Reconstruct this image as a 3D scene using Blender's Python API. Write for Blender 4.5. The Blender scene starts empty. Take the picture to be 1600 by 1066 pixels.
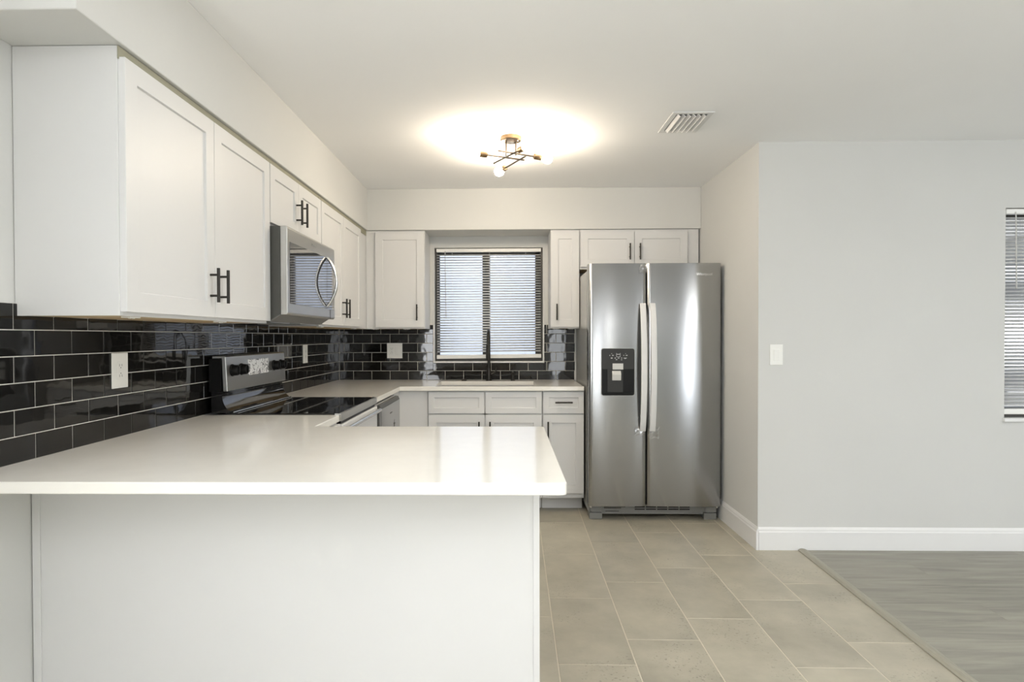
import bpy, bmesh, math, random
from mathutils import Vector, Matrix
random.seed(7)
SC = bpy.context.scene
COL = SC.collection
R = math.radians

# ------------------------------------------------------------------ camera
cam_d = bpy.data.cameras.new('camera'); cam = bpy.data.objects.new('camera', cam_d); COL.objects.link(cam)
YAW, PITCH, ROLL, FPX = 0.0193, 0.0127, 0.0023, 946.16
cyw, syw, cpt, spt = math.cos(YAW), math.sin(YAW), math.cos(PITCH), math.sin(PITCH)
Rt = Vector((cyw, syw, 0)); Fw = Vector((-syw*cpt, cyw*cpt, -spt)); Up = Rt.cross(Fw)
cr, sr = math.cos(ROLL), math.sin(ROLL)
Rt2 = Rt*cr - Up*sr; Up2 = Rt*sr + Up*cr
M = Matrix((Rt2, Up2, -Fw)).transposed().to_4x4(); M.translation = Vector((0, 0, 1.2725))
cam.matrix_world = M
cam_d.sensor_width = 36; cam_d.lens = FPX/1600*36
cam_d.shift_x = 0.01606; cam_d.shift_y = 0.00322
cam_d.clip_start = 0.02; cam_d.clip_end = 200
SC.camera = cam

# ------------------------------------------------------------------ world, exposure, added fill panels
w = bpy.data.worlds.new('sky_world'); SC.world = w; w.use_nodes = True
bg = w.node_tree.nodes['Background']; bg.inputs[0].default_value = (0.80, 0.87, 1.0, 1); bg.inputs[1].default_value = 1.05
SC.view_settings.view_transform = 'Standard'; SC.view_settings.look = 'None'
SC.view_settings.gamma = 1; SC.view_settings.use_curve_mapping = False
SC.view_settings.exposure = 1.27
SC.cycles.max_bounces = 10; SC.cycles.diffuse_bounces = 6; SC.cycles.glossy_bounces = 5
SC.cycles.sample_clamp_indirect = 6.0
SC.cycles.use_denoising = True

XL_IN = -1.404
def area(name, loc, rot, sx, sy, power, col):
    l = bpy.data.lights.new(name, 'AREA'); l.shape = 'RECTANGLE'; l.size = sx; l.size_y = sy
    l.energy = power; l.color = col
    o = bpy.data.objects.new(name, l); COL.objects.link(o); o.location = loc; o.rotation_euler = rot
    return o
# added fill panels out of view; the rear pair streaks the fridge doors
area('fill_panel_rear_left', (1.15, -3.95, 1.16), (R(90), 0, 0), .35, 2.3, 7, (0.93, 0.965, 1.0))
area('fill_panel_rear_right', (3.76, -3.95, 1.16), (R(90), 0, 0), .34, 2.3, 9, (0.93, 0.965, 1.0))
area('fill_panel_right', (5.95, 0.2, 1.35), (R(90), 0, R(90)), 2.4, 1.5, 20, (0.93, 0.965, 1.0))
area('fill_panel_left', (XL_IN+.03, -1.0, 1.45), (R(90), 0, R(-90)), 2.0, 1.4, 40, (0.95, 0.975, 1.0))

# ------------------------------------------------------------------ dimensions
XL, XR, YB, YC, ZC = -1.404, 1.490, 5.013, 3.624, 2.419
HC = 0.914; ZS = 2.100
XE, YN = 6.0, -4.0

# ------------------------------------------------------------------ materials
def mat(name, col, rough=0.5, metal=0.0, spec=0.5, coat=0.0, noise=0.0, nscale=8.0, bump=0.0, bscale=40.0,
        stretch=(1, 1, 1), emit=None, estr=0, aniso=0.0):
    m = bpy.data.materials.new(name); m.use_nodes = True
    nt = m.node_tree; b = nt.nodes['Principled BSDF']
    b.inputs['Base Color'].default_value = (*col, 1); b.inputs['Roughness'].default_value = rough
    b.inputs['Metallic'].default_value = metal; b.inputs['Specular IOR Level'].default_value = spec
    b.inputs['Coat Weight'].default_value = coat; b.inputs['Anisotropic'].default_value = aniso
    if emit: b.inputs['Emission Color'].default_value = (*emit, 1); b.inputs['Emission Strength'].default_value = estr
    tc = nt.nodes.new('ShaderNodeTexCoord'); mp = nt.nodes.new('ShaderNodeMapping')
    mp.inputs['Scale'].default_value = stretch; nt.links.new(tc.outputs['Object'], mp.inputs['Vector'])
    if noise:
        n = nt.nodes.new('ShaderNodeTexNoise'); n.inputs['Scale'].default_value = nscale; n.inputs['Detail'].default_value = 5
        nt.links.new(mp.outputs[0], n.inputs['Vector'])
        r = nt.nodes.new('ShaderNodeMapRange'); r.inputs['From Min'].default_value = .3; r.inputs['From Max'].default_value = .7
        r.inputs['To Min'].default_value = 1-noise; r.inputs['To Max'].default_value = 1+noise
        nt.links.new(n.outputs['Fac'], r.inputs['Value'])
        v = nt.nodes.new('ShaderNodeVectorMath'); v.operation = 'SCALE'; v.inputs[0].default_value = col
        nt.links.new(r.outputs[0], v.inputs['Scale']); nt.links.new(v.outputs[0], b.inputs['Base Color'])
    if bump:
        n2 = nt.nodes.new('ShaderNodeTexNoise'); n2.inputs['Scale'].default_value = bscale; n2.inputs['Detail'].default_value = 3
        nt.links.new(mp.outputs[0], n2.inputs['Vector'])
        bp = nt.nodes.new('ShaderNodeBump'); bp.inputs['Strength'].default_value = bump; bp.inputs['Distance'].default_value = .002
        nt.links.new(n2.outputs['Fac'], bp.inputs['Height']); nt.links.new(bp.outputs[0], b.inputs['Normal'])
    return m

MT = {}
MT['wall'] = mat('wall_paint', (.62, .622, .605), .75, spec=.25, noise=.012, nscale=2, bump=.08, bscale=120)
MT['ceiling'] = mat('ceiling_paint', (.90, .905, .91), .85, spec=.2, noise=.01, nscale=1.5, bump=.12, bscale=90)
MT['trim'] = mat('trim_paint', (.76, .76, .755), .4, noise=.006)
MT['cab'] = mat('cabinet_white_lacquer', (.65, .65, .645), .40, spec=.35, noise=.006, nscale=3)
MT['wood_under'] = mat('raw_plywood', (.52, .40, .24), .6, noise=.12, nscale=6, stretch=(1, 10, 1))
MT['quartz'] = mat('white_quartz', (.82, .80, .745), .11, spec=.42, noise=.015, nscale=14)
MT['grout'] = mat('light_grout', (.74, .72, .66), .85, bump=.2, bscale=200)
MT['black_metal'] = mat('black_bronze_metal', (.035, .032, .028), .38, metal=.6, noise=.05)
MT['steel'] = mat('brushed_steel', (.50, .50, .485), .30, metal=1.0, noise=.04, nscale=30, stretch=(60, 60, 1), aniso=.5)
MT['fridge_steel'] = mat('fridge_steel', (.39, .395, .40), .20, metal=1.0, noise=.03, nscale=30, stretch=(1, 1, 60), aniso=.93)
_nt = MT['fridge_steel'].node_tree; _tg = _nt.nodes.new('ShaderNodeTangent'); _tg.direction_type = 'RADIAL'; _tg.axis = 'Z'
_nt.nodes['Principled BSDF'].inputs['Anisotropic Rotation'].default_value = .25
_nt.links.new(_tg.outputs[0], _nt.nodes['Principled BSDF'].inputs['Tangent'])
MT['steel_light'] = mat('bright_steel', (.72, .72, .71), .25, metal=1.0)
MT['film_white'] = mat('filmed_handle', (.70, .70, .70), .35, metal=.0, bump=.15, bscale=30)
MT['grey_side'] = mat('grey_appliance_paint', (.42, .42, .40), .22, metal=.3, bump=.05, bscale=300)
MT['dark_grey'] = mat('dark_grey_plastic', (.065, .065, .058), .45, noise=.04)
MT['mid_grey'] = mat('mid_grey_plastic', (.20, .20, .19), .45, noise=.04)
MT['black_gloss'] = mat('black_glass', (.008, .008, .009), .04, spec=.6, coat=.3)
MT['black'] = mat('black_plastic', (.006, .006, .006), .4, spec=.2)
MT['panel_dark'] = mat('charcoal_panel', (.030, .030, .029), .4, spec=.3)
MT['frame_shadow'] = mat('soffit_shade_rail', (.30, .29, .215), .7, noise=.06)  # olive tone carries the shade under the soffit overhang
MT['mw_glass'] = mat('microwave_glass', (.03, .03, .033), .03, spec=1.0, coat=1.0)
MT['brass'] = mat('aged_brass', (.16, .11, .065), .38, metal=1.0, noise=.05)
MT['bronze'] = mat('bronze_rod', (.10, .085, .07), .4, metal=1.0)
MT['plate'] = mat('white_plastic', (.82, .82, .79), .3, noise=.004)
MT['slot'] = mat('socket_slots', (.10, .10, .10), .6)
MT['icon'] = mat('grey_print', (.38, .38, .38), .5)
MT['paddle'] = mat('light_grey_plastic', (.55, .55, .53), .35, noise=.03)
MT['win_frame'] = mat('bronze_window_frame', (.055, .05, .042), .4, metal=.3, noise=.05)
MT['bulb'] = mat('lit_bulb', (1, 1, 1), .3, emit=(1.0, .85, .66), estr=84)
MT['strip'] = mat('transition_strip', (.31, .295, .24), .5, noise=.06, nscale=20, stretch=(8, 1, 1))
MT['stucco'] = mat('neighbour_stucco', (.70, .71, .78), .9, noise=.03, bump=.3, bscale=30)
MT['ground'] = mat('outside_ground', (.35, .37, .30), .9, noise=.1)
MT['sink'] = mat('sink_steel', (.55, .55, .54), .35, metal=.9)

def slat_material():
    m = bpy.data.materials.new('blind_slat'); m.use_nodes = True; nt = m.node_tree
    b = nt.nodes['Principled BSDF']; b.inputs['Base Color'].default_value = (.86, .86, .86, 1); b.inputs['Roughness'].default_value = .35
    t = nt.nodes.new('ShaderNodeBsdfTranslucent'); t.inputs[0].default_value = (.85, .87, .9, 1)
    mx = nt.nodes.new('ShaderNodeMixShader'); mx.inputs[0].default_value = .30
    nt.links.new(b.outputs[0], mx.inputs[1]); nt.links.new(t.outputs[0], mx.inputs[2])
    nt.links.new(mx.outputs[0], nt.nodes['Material Output'].inputs[0]); return m
MT['slat'] = slat_material()

def glass_material():
    m = bpy.data.materials.new('window_glass'); m.use_nodes = True; nt = m.node_tree
    nt.nodes.remove(nt.nodes['Principled BSDF'])
    tr = nt.nodes.new('ShaderNodeBsdfTransparent'); tr.inputs[0].default_value = (.93, .95, .95, 1)
    g = nt.nodes.new('ShaderNodeBsdfGlossy'); g.inputs['Roughness'].default_value = .01
    f = nt.nodes.new('ShaderNodeFresnel'); f.inputs[0].default_value = 1.6
    mx = nt.nodes.new('ShaderNodeMixShader')
    nt.links.new(f.outputs[0], mx.inputs[0]); nt.links.new(tr.outputs[0], mx.inputs[1]); nt.links.new(g.outputs[0], mx.inputs[2])
    nt.links.new(mx.outputs[0], nt.nodes['Material Output'].inputs[0]); return m
MT['glass'] = glass_material()

def film_material():
    m = bpy.data.materials.new('clear_film'); m.use_nodes = True; nt = m.node_tree
    nt.nodes.remove(nt.nodes['Principled BSDF'])
    tr = nt.nodes.new('ShaderNodeBsdfTransparent')
    g = nt.nodes.new('ShaderNodeBsdfGlossy'); g.inputs['Roughness'].default_value = .15
    mx = nt.nodes.new('ShaderNodeMixShader'); mx.inputs[0].default_value = .22
    nt.links.new(tr.outputs[0], mx.inputs[1]); nt.links.new(g.outputs[0], mx.inputs[2])
    nt.links.new(mx.outputs[0], nt.nodes['Material Output'].inputs[0]); return m
MT['film'] = film_material()

def wrinkled_film():
    """opaque silvery sticker film over the oven display, creased"""
    m = bpy.data.materials.new('creased_display_film'); m.use_nodes = True; nt = m.node_tree
    b = nt.nodes['Principled BSDF']; b.inputs['Roughness'].default_value = .25
    tc = nt.nodes.new('ShaderNodeTexCoord')
    n = nt.nodes.new('ShaderNodeTexNoise'); n.inputs['Scale'].default_value = 40; n.inputs['Distortion'].default_value = 1.5
    nt.links.new(tc.outputs['Object'], n.inputs['Vector'])
    rp = nt.nodes.new('ShaderNodeValToRGB')
    e = rp.color_ramp.elements; e[0].position = .38; e[0].color = (.16, .16, .17, 1); e[1].position = .47; e[1].color = (.98, .98, .98, 1)
    nt.links.new(n.outputs['Fac'], rp.inputs[0]); nt.links.new(rp.outputs[0], b.inputs['Base Color'])
    bp = nt.nodes.new('ShaderNodeBump'); bp.inputs['Strength'].default_value = .7; bp.inputs['Distance'].default_value = .004
    nt.links.new(n.outputs['Fac'], bp.inputs['Height']); nt.links.new(bp.outputs[0], b.inputs['Normal'])
    return m
MT['display_film'] = wrinkled_film()

def tile_mat(name, col, rough, speck=0.0, attr='tint', spread=.10, bump=.0, bscale=3, warm=(0, 0, 0), spec=.62, coat=0):
    """glazed or porcelain tile: per-tile tint attribute shifts value and noise offset"""
    m = bpy.data.materials.new(name); m.use_nodes = True; nt = m.node_tree
    b = nt.nodes['Principled BSDF']; b.inputs['Roughness'].default_value = rough
    b.inputs['Specular IOR Level'].default_value = spec; b.inputs['Coat Weight'].default_value = coat
    at = nt.nodes.new('ShaderNodeAttribute'); at.attribute_name = attr
    tc = nt.nodes.new('ShaderNodeTexCoord')
    off = nt.nodes.new('ShaderNodeVectorMath'); off.operation = 'SCALE'; off.inputs['Scale'].default_value = 37
    nt.links.new(at.outputs['Vector'], off.inputs[0])
    ad = nt.nodes.new('ShaderNodeVectorMath'); ad.operation = 'ADD'
    nt.links.new(tc.outputs['Object'], ad.inputs[0]); nt.links.new(off.outputs[0], ad.inputs[1])
    n = nt.nodes.new('ShaderNodeTexNoise'); n.inputs['Scale'].default_value = 4.5; n.inputs['Detail'].default_value = 8; n.inputs['Roughness'].default_value = .6
    nt.links.new(ad.outputs[0], n.inputs['Vector'])
    mr = nt.nodes.new('ShaderNodeMapRange'); mr.inputs['From Min'].default_value = .3; mr.inputs['From Max'].default_value = .7
    mr.inputs['To Min'].default_value = 1-spread; mr.inputs['To Max'].default_value = 1+spread
    nt.links.new(n.outputs['Fac'], mr.inputs['Value'])
    ml = nt.nodes.new('ShaderNodeMath'); ml.operation = 'MULTIPLY_ADD'; ml.inputs[1].default_value = spread*1.3; ml.inputs[2].default_value = -spread*.65
    nt.links.new(at.outputs['Fac'], ml.inputs[0])
    sm = nt.nodes.new('ShaderNodeMath'); sm.operation = 'ADD'
    nt.links.new(mr.outputs[0], sm.inputs[0]); nt.links.new(ml.outputs[0], sm.inputs[1])
    last = sm.outputs[0]
    if speck:
        v = nt.nodes.new('ShaderNodeTexNoise'); v.inputs['Scale'].default_value = 95; v.inputs['Detail'].default_value = 3
        nt.links.new(ad.outputs[0], v.inputs['Vector'])
        n3 = nt.nodes.new('ShaderNodeTexNoise'); n3.inputs['Scale'].default_value = 3.2; nt.links.new(ad.outputs[0], n3.inputs['Vector'])
        m1 = nt.nodes.new('ShaderNodeMapRange'); m1.inputs['From Min'].default_value = .60; m1.inputs['From Max'].default_value = .68; m1.inputs['To Max'].default_value = speck
        nt.links.new(v.outputs['Fac'], m1.inputs['Value'])
        m2 = nt.nodes.new('ShaderNodeMapRange'); m2.inputs['From Min'].default_value = .5; m2.inputs['From Max'].default_value = .62
        nt.links.new(n3.outputs['Fac'], m2.inputs['Value'])
        mm = nt.nodes.new('ShaderNodeMath'); mm.operation = 'MULTIPLY'; nt.links.new(m1.outputs[0], mm.inputs[0]); nt.links.new(m2.outputs[0], mm.inputs[1])
        sb = nt.nodes.new('ShaderNodeMath'); sb.operation = 'SUBTRACT'; nt.links.new(last, sb.inputs[0]); nt.links.new(mm.outputs[0], sb.inputs[1]); last = sb.outputs[0]
    c = nt.nodes.new('ShaderNodeVectorMath'); c.operation = 'SCALE'; c.inputs[0].default_value = col
    nt.links.new(last, c.inputs['Scale']); nt.links.new(c.outputs[0], b.inputs['Base Color'])
    if bump:
        n2 = nt.nodes.new('ShaderNodeTexNoise'); n2.inputs['Scale'].default_value = bscale; n2.inputs['Detail'].default_value = 1
        nt.links.new(ad.outputs[0], n2.inputs['Vector'])
        bp = nt.nodes.new('ShaderNodeBump'); bp.inputs['Strength'].default_value = bump; bp.inputs['Distance'].default_value = .01
        nt.links.new(n2.outputs['Fac'], bp.inputs['Height']); nt.links.new(bp.outputs[0], b.inputs['Normal'])
    return m
MT['subway'] = tile_mat('black_glazed_tile', (.009, .0085, .008), .035, spread=.25, bump=.05, bscale=14, spec=.5, coat=0)
MT['porcelain'] = tile_mat('taupe_porcelain', (.39, .363, .288), .42, speck=.4, spread=.16)

def vinyl_material():
    m = bpy.data.materials.new('grey_vinyl_plank'); m.use_nodes = True; nt = m.node_tree
    b = nt.nodes['Principled BSDF']; b.inputs['Roughness'].default_value = .45
    at = nt.nodes.new('ShaderNodeAttribute'); at.attribute_name = 'tint'
    tc = nt.nodes.new('ShaderNodeTexCoord'); mp = nt.nodes.new('ShaderNodeMapping'); mp.inputs['Scale'].default_value = (1.3, 14, 1)
    off = nt.nodes.new('ShaderNodeVectorMath'); off.operation = 'SCALE'; off.inputs['Scale'].default_value = 51
    nt.links.new(at.outputs['Vector'], off.inputs[0])
    nt.links.new(tc.outputs['Object'], mp.inputs['Vector'])
    ad = nt.nodes.new('ShaderNodeVectorMath'); ad.operation = 'ADD'; nt.links.new(mp.outputs[0], ad.inputs[0]); nt.links.new(off.outputs[0], ad.inputs[1])
    n = nt.nodes.new('ShaderNodeTexNoise'); n.inputs['Scale'].default_value = 1.6; n.inputs['Detail'].default_value = 7; n.inputs['Roughness'].default_value = .62
    n.inputs['Distortion'].default_value = .5
    nt.links.new(ad.outputs[0], n.inputs['Vector'])
    mr = nt.nodes.new('ShaderNodeMapRange'); mr.inputs['From Min'].default_value = .3; mr.inputs['From Max'].default_value = .7
    mr.inputs['To Min'].default_value = .70; mr.inputs['To Max'].default_value = 1.22
    nt.links.new(n.outputs['Fac'], mr.inputs['Value'])
    ml = nt.nodes.new('ShaderNodeMath'); ml.operation = 'MULTIPLY_ADD'; ml.inputs[1].default_value = .14; ml.inputs[2].default_value = -.07
    nt.links.new(at.outputs['Fac'], ml.inputs[0])
    sm = nt.nodes.new('ShaderNodeMath'); sm.operation = 'ADD'; nt.links.new(mr.outputs[0], sm.inputs[0]); nt.links.new(ml.outputs[0], sm.inputs[1])
    c = nt.nodes.new('ShaderNodeVectorMath'); c.operation = 'SCALE'; c.inputs[0].default_value = (.27, .262, .222)
    nt.links.new(sm.outputs[0], c.inputs['Scale']); nt.links.new(c.outputs[0], b.inputs['Base Color'])
    return m
MT['vinyl'] = vinyl_material()

# ------------------------------------------------------------------ mesh helpers
class MB:
    def __init__(s): s.bm = bmesh.new()
    def box(s, x0, x1, y0, y1, z0, z1):
        vs = [s.bm.verts.new((x, y, z)) for x in (x0, x1) for y in (y0, y1) for z in (z0, z1)]
        for f in ((0, 1, 3, 2), (4, 6, 7, 5), (0, 4, 5, 1), (2, 3, 7, 6), (0, 2, 6, 4), (1, 5, 7, 3)):
            s.bm.faces.new([vs[i] for i in f])
        return s
    def prism(s, pts, axis, a, b):
        """polygon pts extruded along axis from a to b; pts are the other two coords in xyz order"""
        def mk(p, t):
            return {'x': (t, p[0], p[1]), 'y': (p[0], t, p[1]), 'z': (p[0], p[1], t)}[axis]
        A = [s.bm.verts.new(mk(p, a)) for p in pts]; B = [s.bm.verts.new(mk(p, b)) for p in pts]
        s.bm.faces.new(A[::-1]); s.bm.faces.new(B)
        n = len(pts)
        for i in range(n): s.bm.faces.new((A[i], A[(i+1) % n], B[(i+1) % n], B[i]))
        return s
    def tube(s, path, r, n=14, ry=None, cap=True):
        """sweep an ellipse (r across, ry) along a polyline; r may be a list"""
        P = [Vector(p) for p in path]; rings = []
        ref = None
        for i, p in enumerate(P):
            t = (P[min(i+1, len(P)-1)] - P[max(i-1, 0)]).normalized()
            if ref is None:
                ref = Vector((1, 0, 0)) if abs(t.x) < .9 else Vector((0, 1, 0))
            u = (ref - t*ref.dot(t)).normalized(); v = t.cross(u); ref = u
            rr = r[i] if isinstance(r, (list, tuple)) else r
            r2 = rr if ry is None else ry
            rings.append([s.bm.verts.new(p + u*math.cos(2*math.pi*k/n)*rr + v*math.sin(2*math.pi*k/n)*r2) for k in range(n)])
        for a, b in zip(rings, rings[1:]):
            for k in range(n): s.bm.faces.new((a[k], a[(k+1) % n], b[(k+1) % n], b[k]))
        if cap: s.bm.faces.new(rings[0][::-1]); s.bm.faces.new(rings[-1])
        return s
    def cyl(s, a, b, r, n=20): return s.tube([a, b], r, n)
    def strip(s, path, w, t):
        """flat bar: path points (x,y,z) running in z; w along x, t along y"""
        rings = []
        for x, y, z in path:
            rings.append([s.bm.verts.new((x+sx*w/2, y+sy*t/2, z)) for sx, sy in ((-1, -1), (1, -1), (1, 1), (-1, 1))])
        for a, b in zip(rings, rings[1:]):
            for k in range(4): s.bm.faces.new((a[k], a[(k+1) % 4], b[(k+1) % 4], b[k]))
        s.bm.faces.new(rings[0][::-1]); s.bm.faces.new(rings[-1]); return s
    def sphere(s, c, r, n=20, sc=(1, 1, 1)):
        m = Matrix.Translation(c) @ Matrix.Diagonal((*[r*k for k in sc], 1))
        bmesh.ops.create_uvsphere(s.bm, u_segments=n, v_segments=n//2+2, radius=1, matrix=m); return s
    def quad(s, *p): s.bm.faces.new([s.bm.verts.new(q) for q in p]); return s
    def cells(s, xs, ys, keep, z0, z1):
        """closed solid over kept grid cells, with only outside faces"""
        V = {}
        def v(i, j, k):
            if (i, j, k) not in V: V[i, j, k] = s.bm.verts.new((xs[i], ys[j], (z0, z1)[k]))
            return V[i, j, k]
        K = lambda i, j: 0 <= i < len(xs)-1 and 0 <= j < len(ys)-1 and keep(i, j)
        for i in range(len(xs)-1):
            for j in range(len(ys)-1):
                if not K(i, j): continue
                s.bm.faces.new((v(i, j, 1), v(i+1, j, 1), v(i+1, j+1, 1), v(i, j+1, 1)))
                s.bm.faces.new((v(i, j, 0), v(i, j+1, 0), v(i+1, j+1, 0), v(i+1, j, 0)))
                if not K(i-1, j): s.bm.faces.new((v(i, j, 0), v(i, j, 1), v(i, j+1, 1), v(i, j+1, 0)))
                if not K(i+1, j): s.bm.faces.new((v(i+1, j, 0), v(i+1, j+1, 0), v(i+1, j+1, 1), v(i+1, j, 1)))
                if not K(i, j-1): s.bm.faces.new((v(i, j, 0), v(i+1, j, 0), v(i+1, j, 1), v(i, j, 1)))
                if not K(i, j+1): s.bm.faces.new((v(i, j+1, 0), v(i, j+1, 1), v(i+1, j+1, 1), v(i+1, j+1, 0)))
        return s
    def build(s, name, m, parent=None, bevel=0, seg=2, smooth=False, loc=None):
        bmesh.ops.recalc_face_normals(s.bm, faces=s.bm.faces)
        me = bpy.data.meshes.new(name); s.bm.to_mesh(me); s.bm.free()
        me.materials.append(m)
        if smooth:
            for p in me.polygons: p.use_smooth = True
        o = bpy.data.objects.new(name, me); COL.objects.link(o)
        if parent: o.parent = parent
        if loc: o.location = loc
        if bevel:
            b = o.modifiers.new('bevel', 'BEVEL'); b.width = bevel; b.segments = seg; b.limit_method = 'ANGLE'; b.angle_limit = R(35)
            b.harden_normals = False
        if smooth:
            e = o.modifiers.new('split', 'EDGE_SPLIT'); e.split_angle = R(40)
        return o

def tag(o, label, cat, group=None):
    o['label'] = label; o['category'] = cat
    if group: o['group'] = group
    return o
def thing(name, label, cat, loc=(0, 0, 0), rz=0, group=None):
    o = bpy.data.objects.new(name, None); COL.objects.link(o); o.location = loc; o.rotation_euler = (0, 0, rz)
    o.empty_display_size = .1
    return tag(o, label, cat, group)
def struct(o): o['kind'] = 'structure'; return o

def text_mesh(txt, size, depth, m, name, parent, loc, rot):
    c = bpy.data.curves.new(name, 'FONT'); c.body = txt; c.size = size; c.extrude = depth; c.align_x = 'CENTER'; c.align_y = 'CENTER'
    t = bpy.data.objects.new('t', c); COL.objects.link(t)
    bpy.context.view_layer.update()
    me = bpy.data.meshes.new_from_object(t.evaluated_get(bpy.context.evaluated_depsgraph_get()))
    bpy.data.objects.remove(t); me.materials.clear(); me.materials.append(m); me.name = name
    o = bpy.data.objects.new(name, me); COL.objects.link(o); o.parent = parent; o.location = loc; o.rotation_euler = rot
    return o

# ------------------------------------------------------------------ room shell
WIN = (-.602, .294, 1.068, 2.008)          # kitchen window opening x0 x1 z0 z1
WR = (2.930, 3.86, .785, 2.022)            # living-room window opening
def wall_with_hole(name, x0, x1, y0, y1, z1, hole, m):
    hx0, hx1, hz0, hz1 = hole
    mb = MB()
    # built as cells in x,z
    xs, zs = [x0, hx0, hx1, x1], [0, hz0, hz1, z1]
    bm = mb.bm; V = {}
    def v(i, k, j):
        if (i, k, j) not in V: V[i, k, j] = bm.verts.new((xs[i], (y0, y1)[j], zs[k]))
        return V[i, k, j]
    K = lambda i, k: 0 <= i < 3 and 0 <= k < 3 and not (i == 1 and k == 1)
    for i in range(3):
        for k in range(3):
            if not K(i, k): continue
            for j in (0, 1): bm.faces.new((v(i, k, j), v(i+1, k, j), v(i+1, k+1, j), v(i, k+1, j)))
            if not K(i-1, k): bm.faces.new((v(i, k, 0), v(i, k, 1), v(i, k+1, 1), v(i, k+1, 0)))
            if not K(i+1, k): bm.faces.new((v(i+1, k, 0), v(i+1, k, 1), v(i+1, k+1, 1), v(i+1, k+1, 0)))
            if not K(i, k-1): bm.faces.new((v(i, k, 0), v(i, k, 1), v(i+1, k, 1), v(i+1, k, 0)))
            if not K(i, k+1): bm.faces.new((v(i, k+1, 0), v(i, k+1, 1), v(i+1, k+1, 1), v(i+1, k+1, 0)))
    return struct(mb.build(name, m))
struct(MB().box(XL-.15, XL, YN-.15, YB+.15, 0, ZC).build('wall_left', MT['wall']))
wall_with_hole('wall_back', XL, XR, YB, YB+.15, ZC, WIN, MT['wall'])
struct(MB().box(XR, XR+.12, YC+.15, YB+.15, 0, ZC).build('wall_return', MT['wall']))
wall_with_hole('wall_right', XR, XE, YC, YC+.15, ZC, WR, MT['wall'])
struct(MB().box(XE, XE+.15, YN-.15, YC+.15, 0, ZC).build('wall_far_right', MT['wall']))
wall_with_hole('wall_rear', XL, XE, YN-.15, YN, ZC, (3.58, 3.94, .01, 2.31), MT['wall'])
struct(MB().cells([XL-.15, XR+.12, XE+.15], [YN-.15, YC+.15, YB+.15], lambda i, j: not (i == 1 and j == 1), ZC, ZC+.12).build('ceiling', MT['ceiling']))
XS, YS = -1.083, 4.690
struct(MB().cells([XL, XS, XR], [1.512, YS, YB], lambda i, j: not (i == 1 and j == 0), ZS, ZC).build('wall_soffit', MT['wall'], bevel=.004))

# floor: grout bed, porcelain tiles in a one-third running bond, then vinyl planks beyond the strip
def clip_poly(poly, f):
    out = []
    for a, b in zip(poly, poly[1:]+poly[:1]):
        fa, fb = f(a), f(b)
        if fa >= 0: out.append(a)
        if (fa >= 0) != (fb >= 0):
            t = fa/(fa-fb); out.append((a[0]+(b[0]-a[0])*t, a[1]+(b[1]-a[1])*t))
    return out
SX = lambda y: 1.672 + (y-2.24)*(1.722-1.672)/(3.623-2.24)      # left edge of the transition strip
SW = .052
MT['floor_grout'] = mat('floor_grout', (.62, .57, .47), .85)
fb = MB(); fb.box(XL-.15, XE+.15, YN-.15, YB+.15, -.15, -.0012)
floor = struct(fb.build('floor', MT['floor_grout']))
def tiles_object(name, m, polys, z0, z1, parent, gap_in=.0012):
    bm = bmesh.new(); lay = bm.verts.layers.float_color.new('tint')
    for poly in polys:
        if len(poly) < 3: continue
        c = random.random(), random.random(), random.random()
        cx = sum(p[0] for p in poly)/len(poly); cy = sum(p[1] for p in poly)/len(poly)
        A = [bm.verts.new((p[0], p[1], z0)) for p in poly]
        B = [bm.verts.new((p[0], p[1], z1-gap_in)) for p in poly]
        T = [bm.verts.new((p[0]+math.copysign(min(gap_in, abs(cx-p[0])), cx-p[0]), p[1]+math.copysign(min(gap_in, abs(cy-p[1])), cy-p[1]), z1)) for p in poly]
        for v in A+B+T: v[lay] = (*c, 1)
        n = len(poly)
        for i in range(n):
            j = (i+1) % n
            bm.faces.new((A[i], A[j], B[j], B[i])); bm.faces.new((B[i], B[j], T[j], T[i]))
        bm.faces.new(T)
    bmesh.ops.recalc_face_normals(bm, faces=bm.faces)
    me = bpy.data.meshes.new(name); bm.to_mesh(me); bm.free(); me.materials.append(m)
    o = bpy.data.objects.new(name, me); COL.objects.link(o); o.parent = parent; return o
GX, GY, TW, TL, GA = .1951, 2.340, .3030, .5976, -.0111
ca, sa = math.cos(GA), math.sin(GA)
polys = []
for c in range(-8, 9):
    for r in range(-13, 8):
        o3 = (c % 3)/3.0 if c >= 0 else ((c % 3)/3.0)
        a0, a1 = c*TW+.0020, (c+1)*TW-.0020; b0 = (r+o3)*TL+.0020; b1 = b0+TL-.0040
        poly = [(GX+a*ca-b*sa, GY+a*sa+b*ca) for a, b in ((a0, b0), (a1, b0), (a1, b1), (a0, b1))]
        poly = clip_poly(poly, lambda p: p[0]-XL); poly = clip_poly(poly, lambda p: SX(p[1])-p[0]) if poly else poly
        poly = clip_poly(poly, lambda p: YB-p[1]) if poly else poly
        poly = clip_poly(poly, lambda p: p[1]-YN) if poly else poly
        if poly: polys.append(poly)
tiles_object('floor_tiles', MT['porcelain'], polys, -.0012, 0, floor)
polys = []
y = YC-.02; k = 0
while y > YN:
    x = 1.6 - random.random()*1.2
    while x < XE:
        poly = [(x, y-.178), (x+1.219, y-.178), (x+1.219, y), (x, y)]
        poly = clip_poly(poly, lambda p: p[0]-(SX(p[1])+SW*.5)); poly = clip_poly(poly, lambda p: XE-p[0]) if poly else poly
        poly = clip_poly(poly, lambda p: p[1]-YN) if poly else poly
        if poly: polys.append(poly)
        x += 1.2196
    y -= .1785
tiles_object('vinyl_planks', MT['vinyl'], polys, -.003, .003, floor, gap_in=.0006)
mb = MB()
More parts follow.
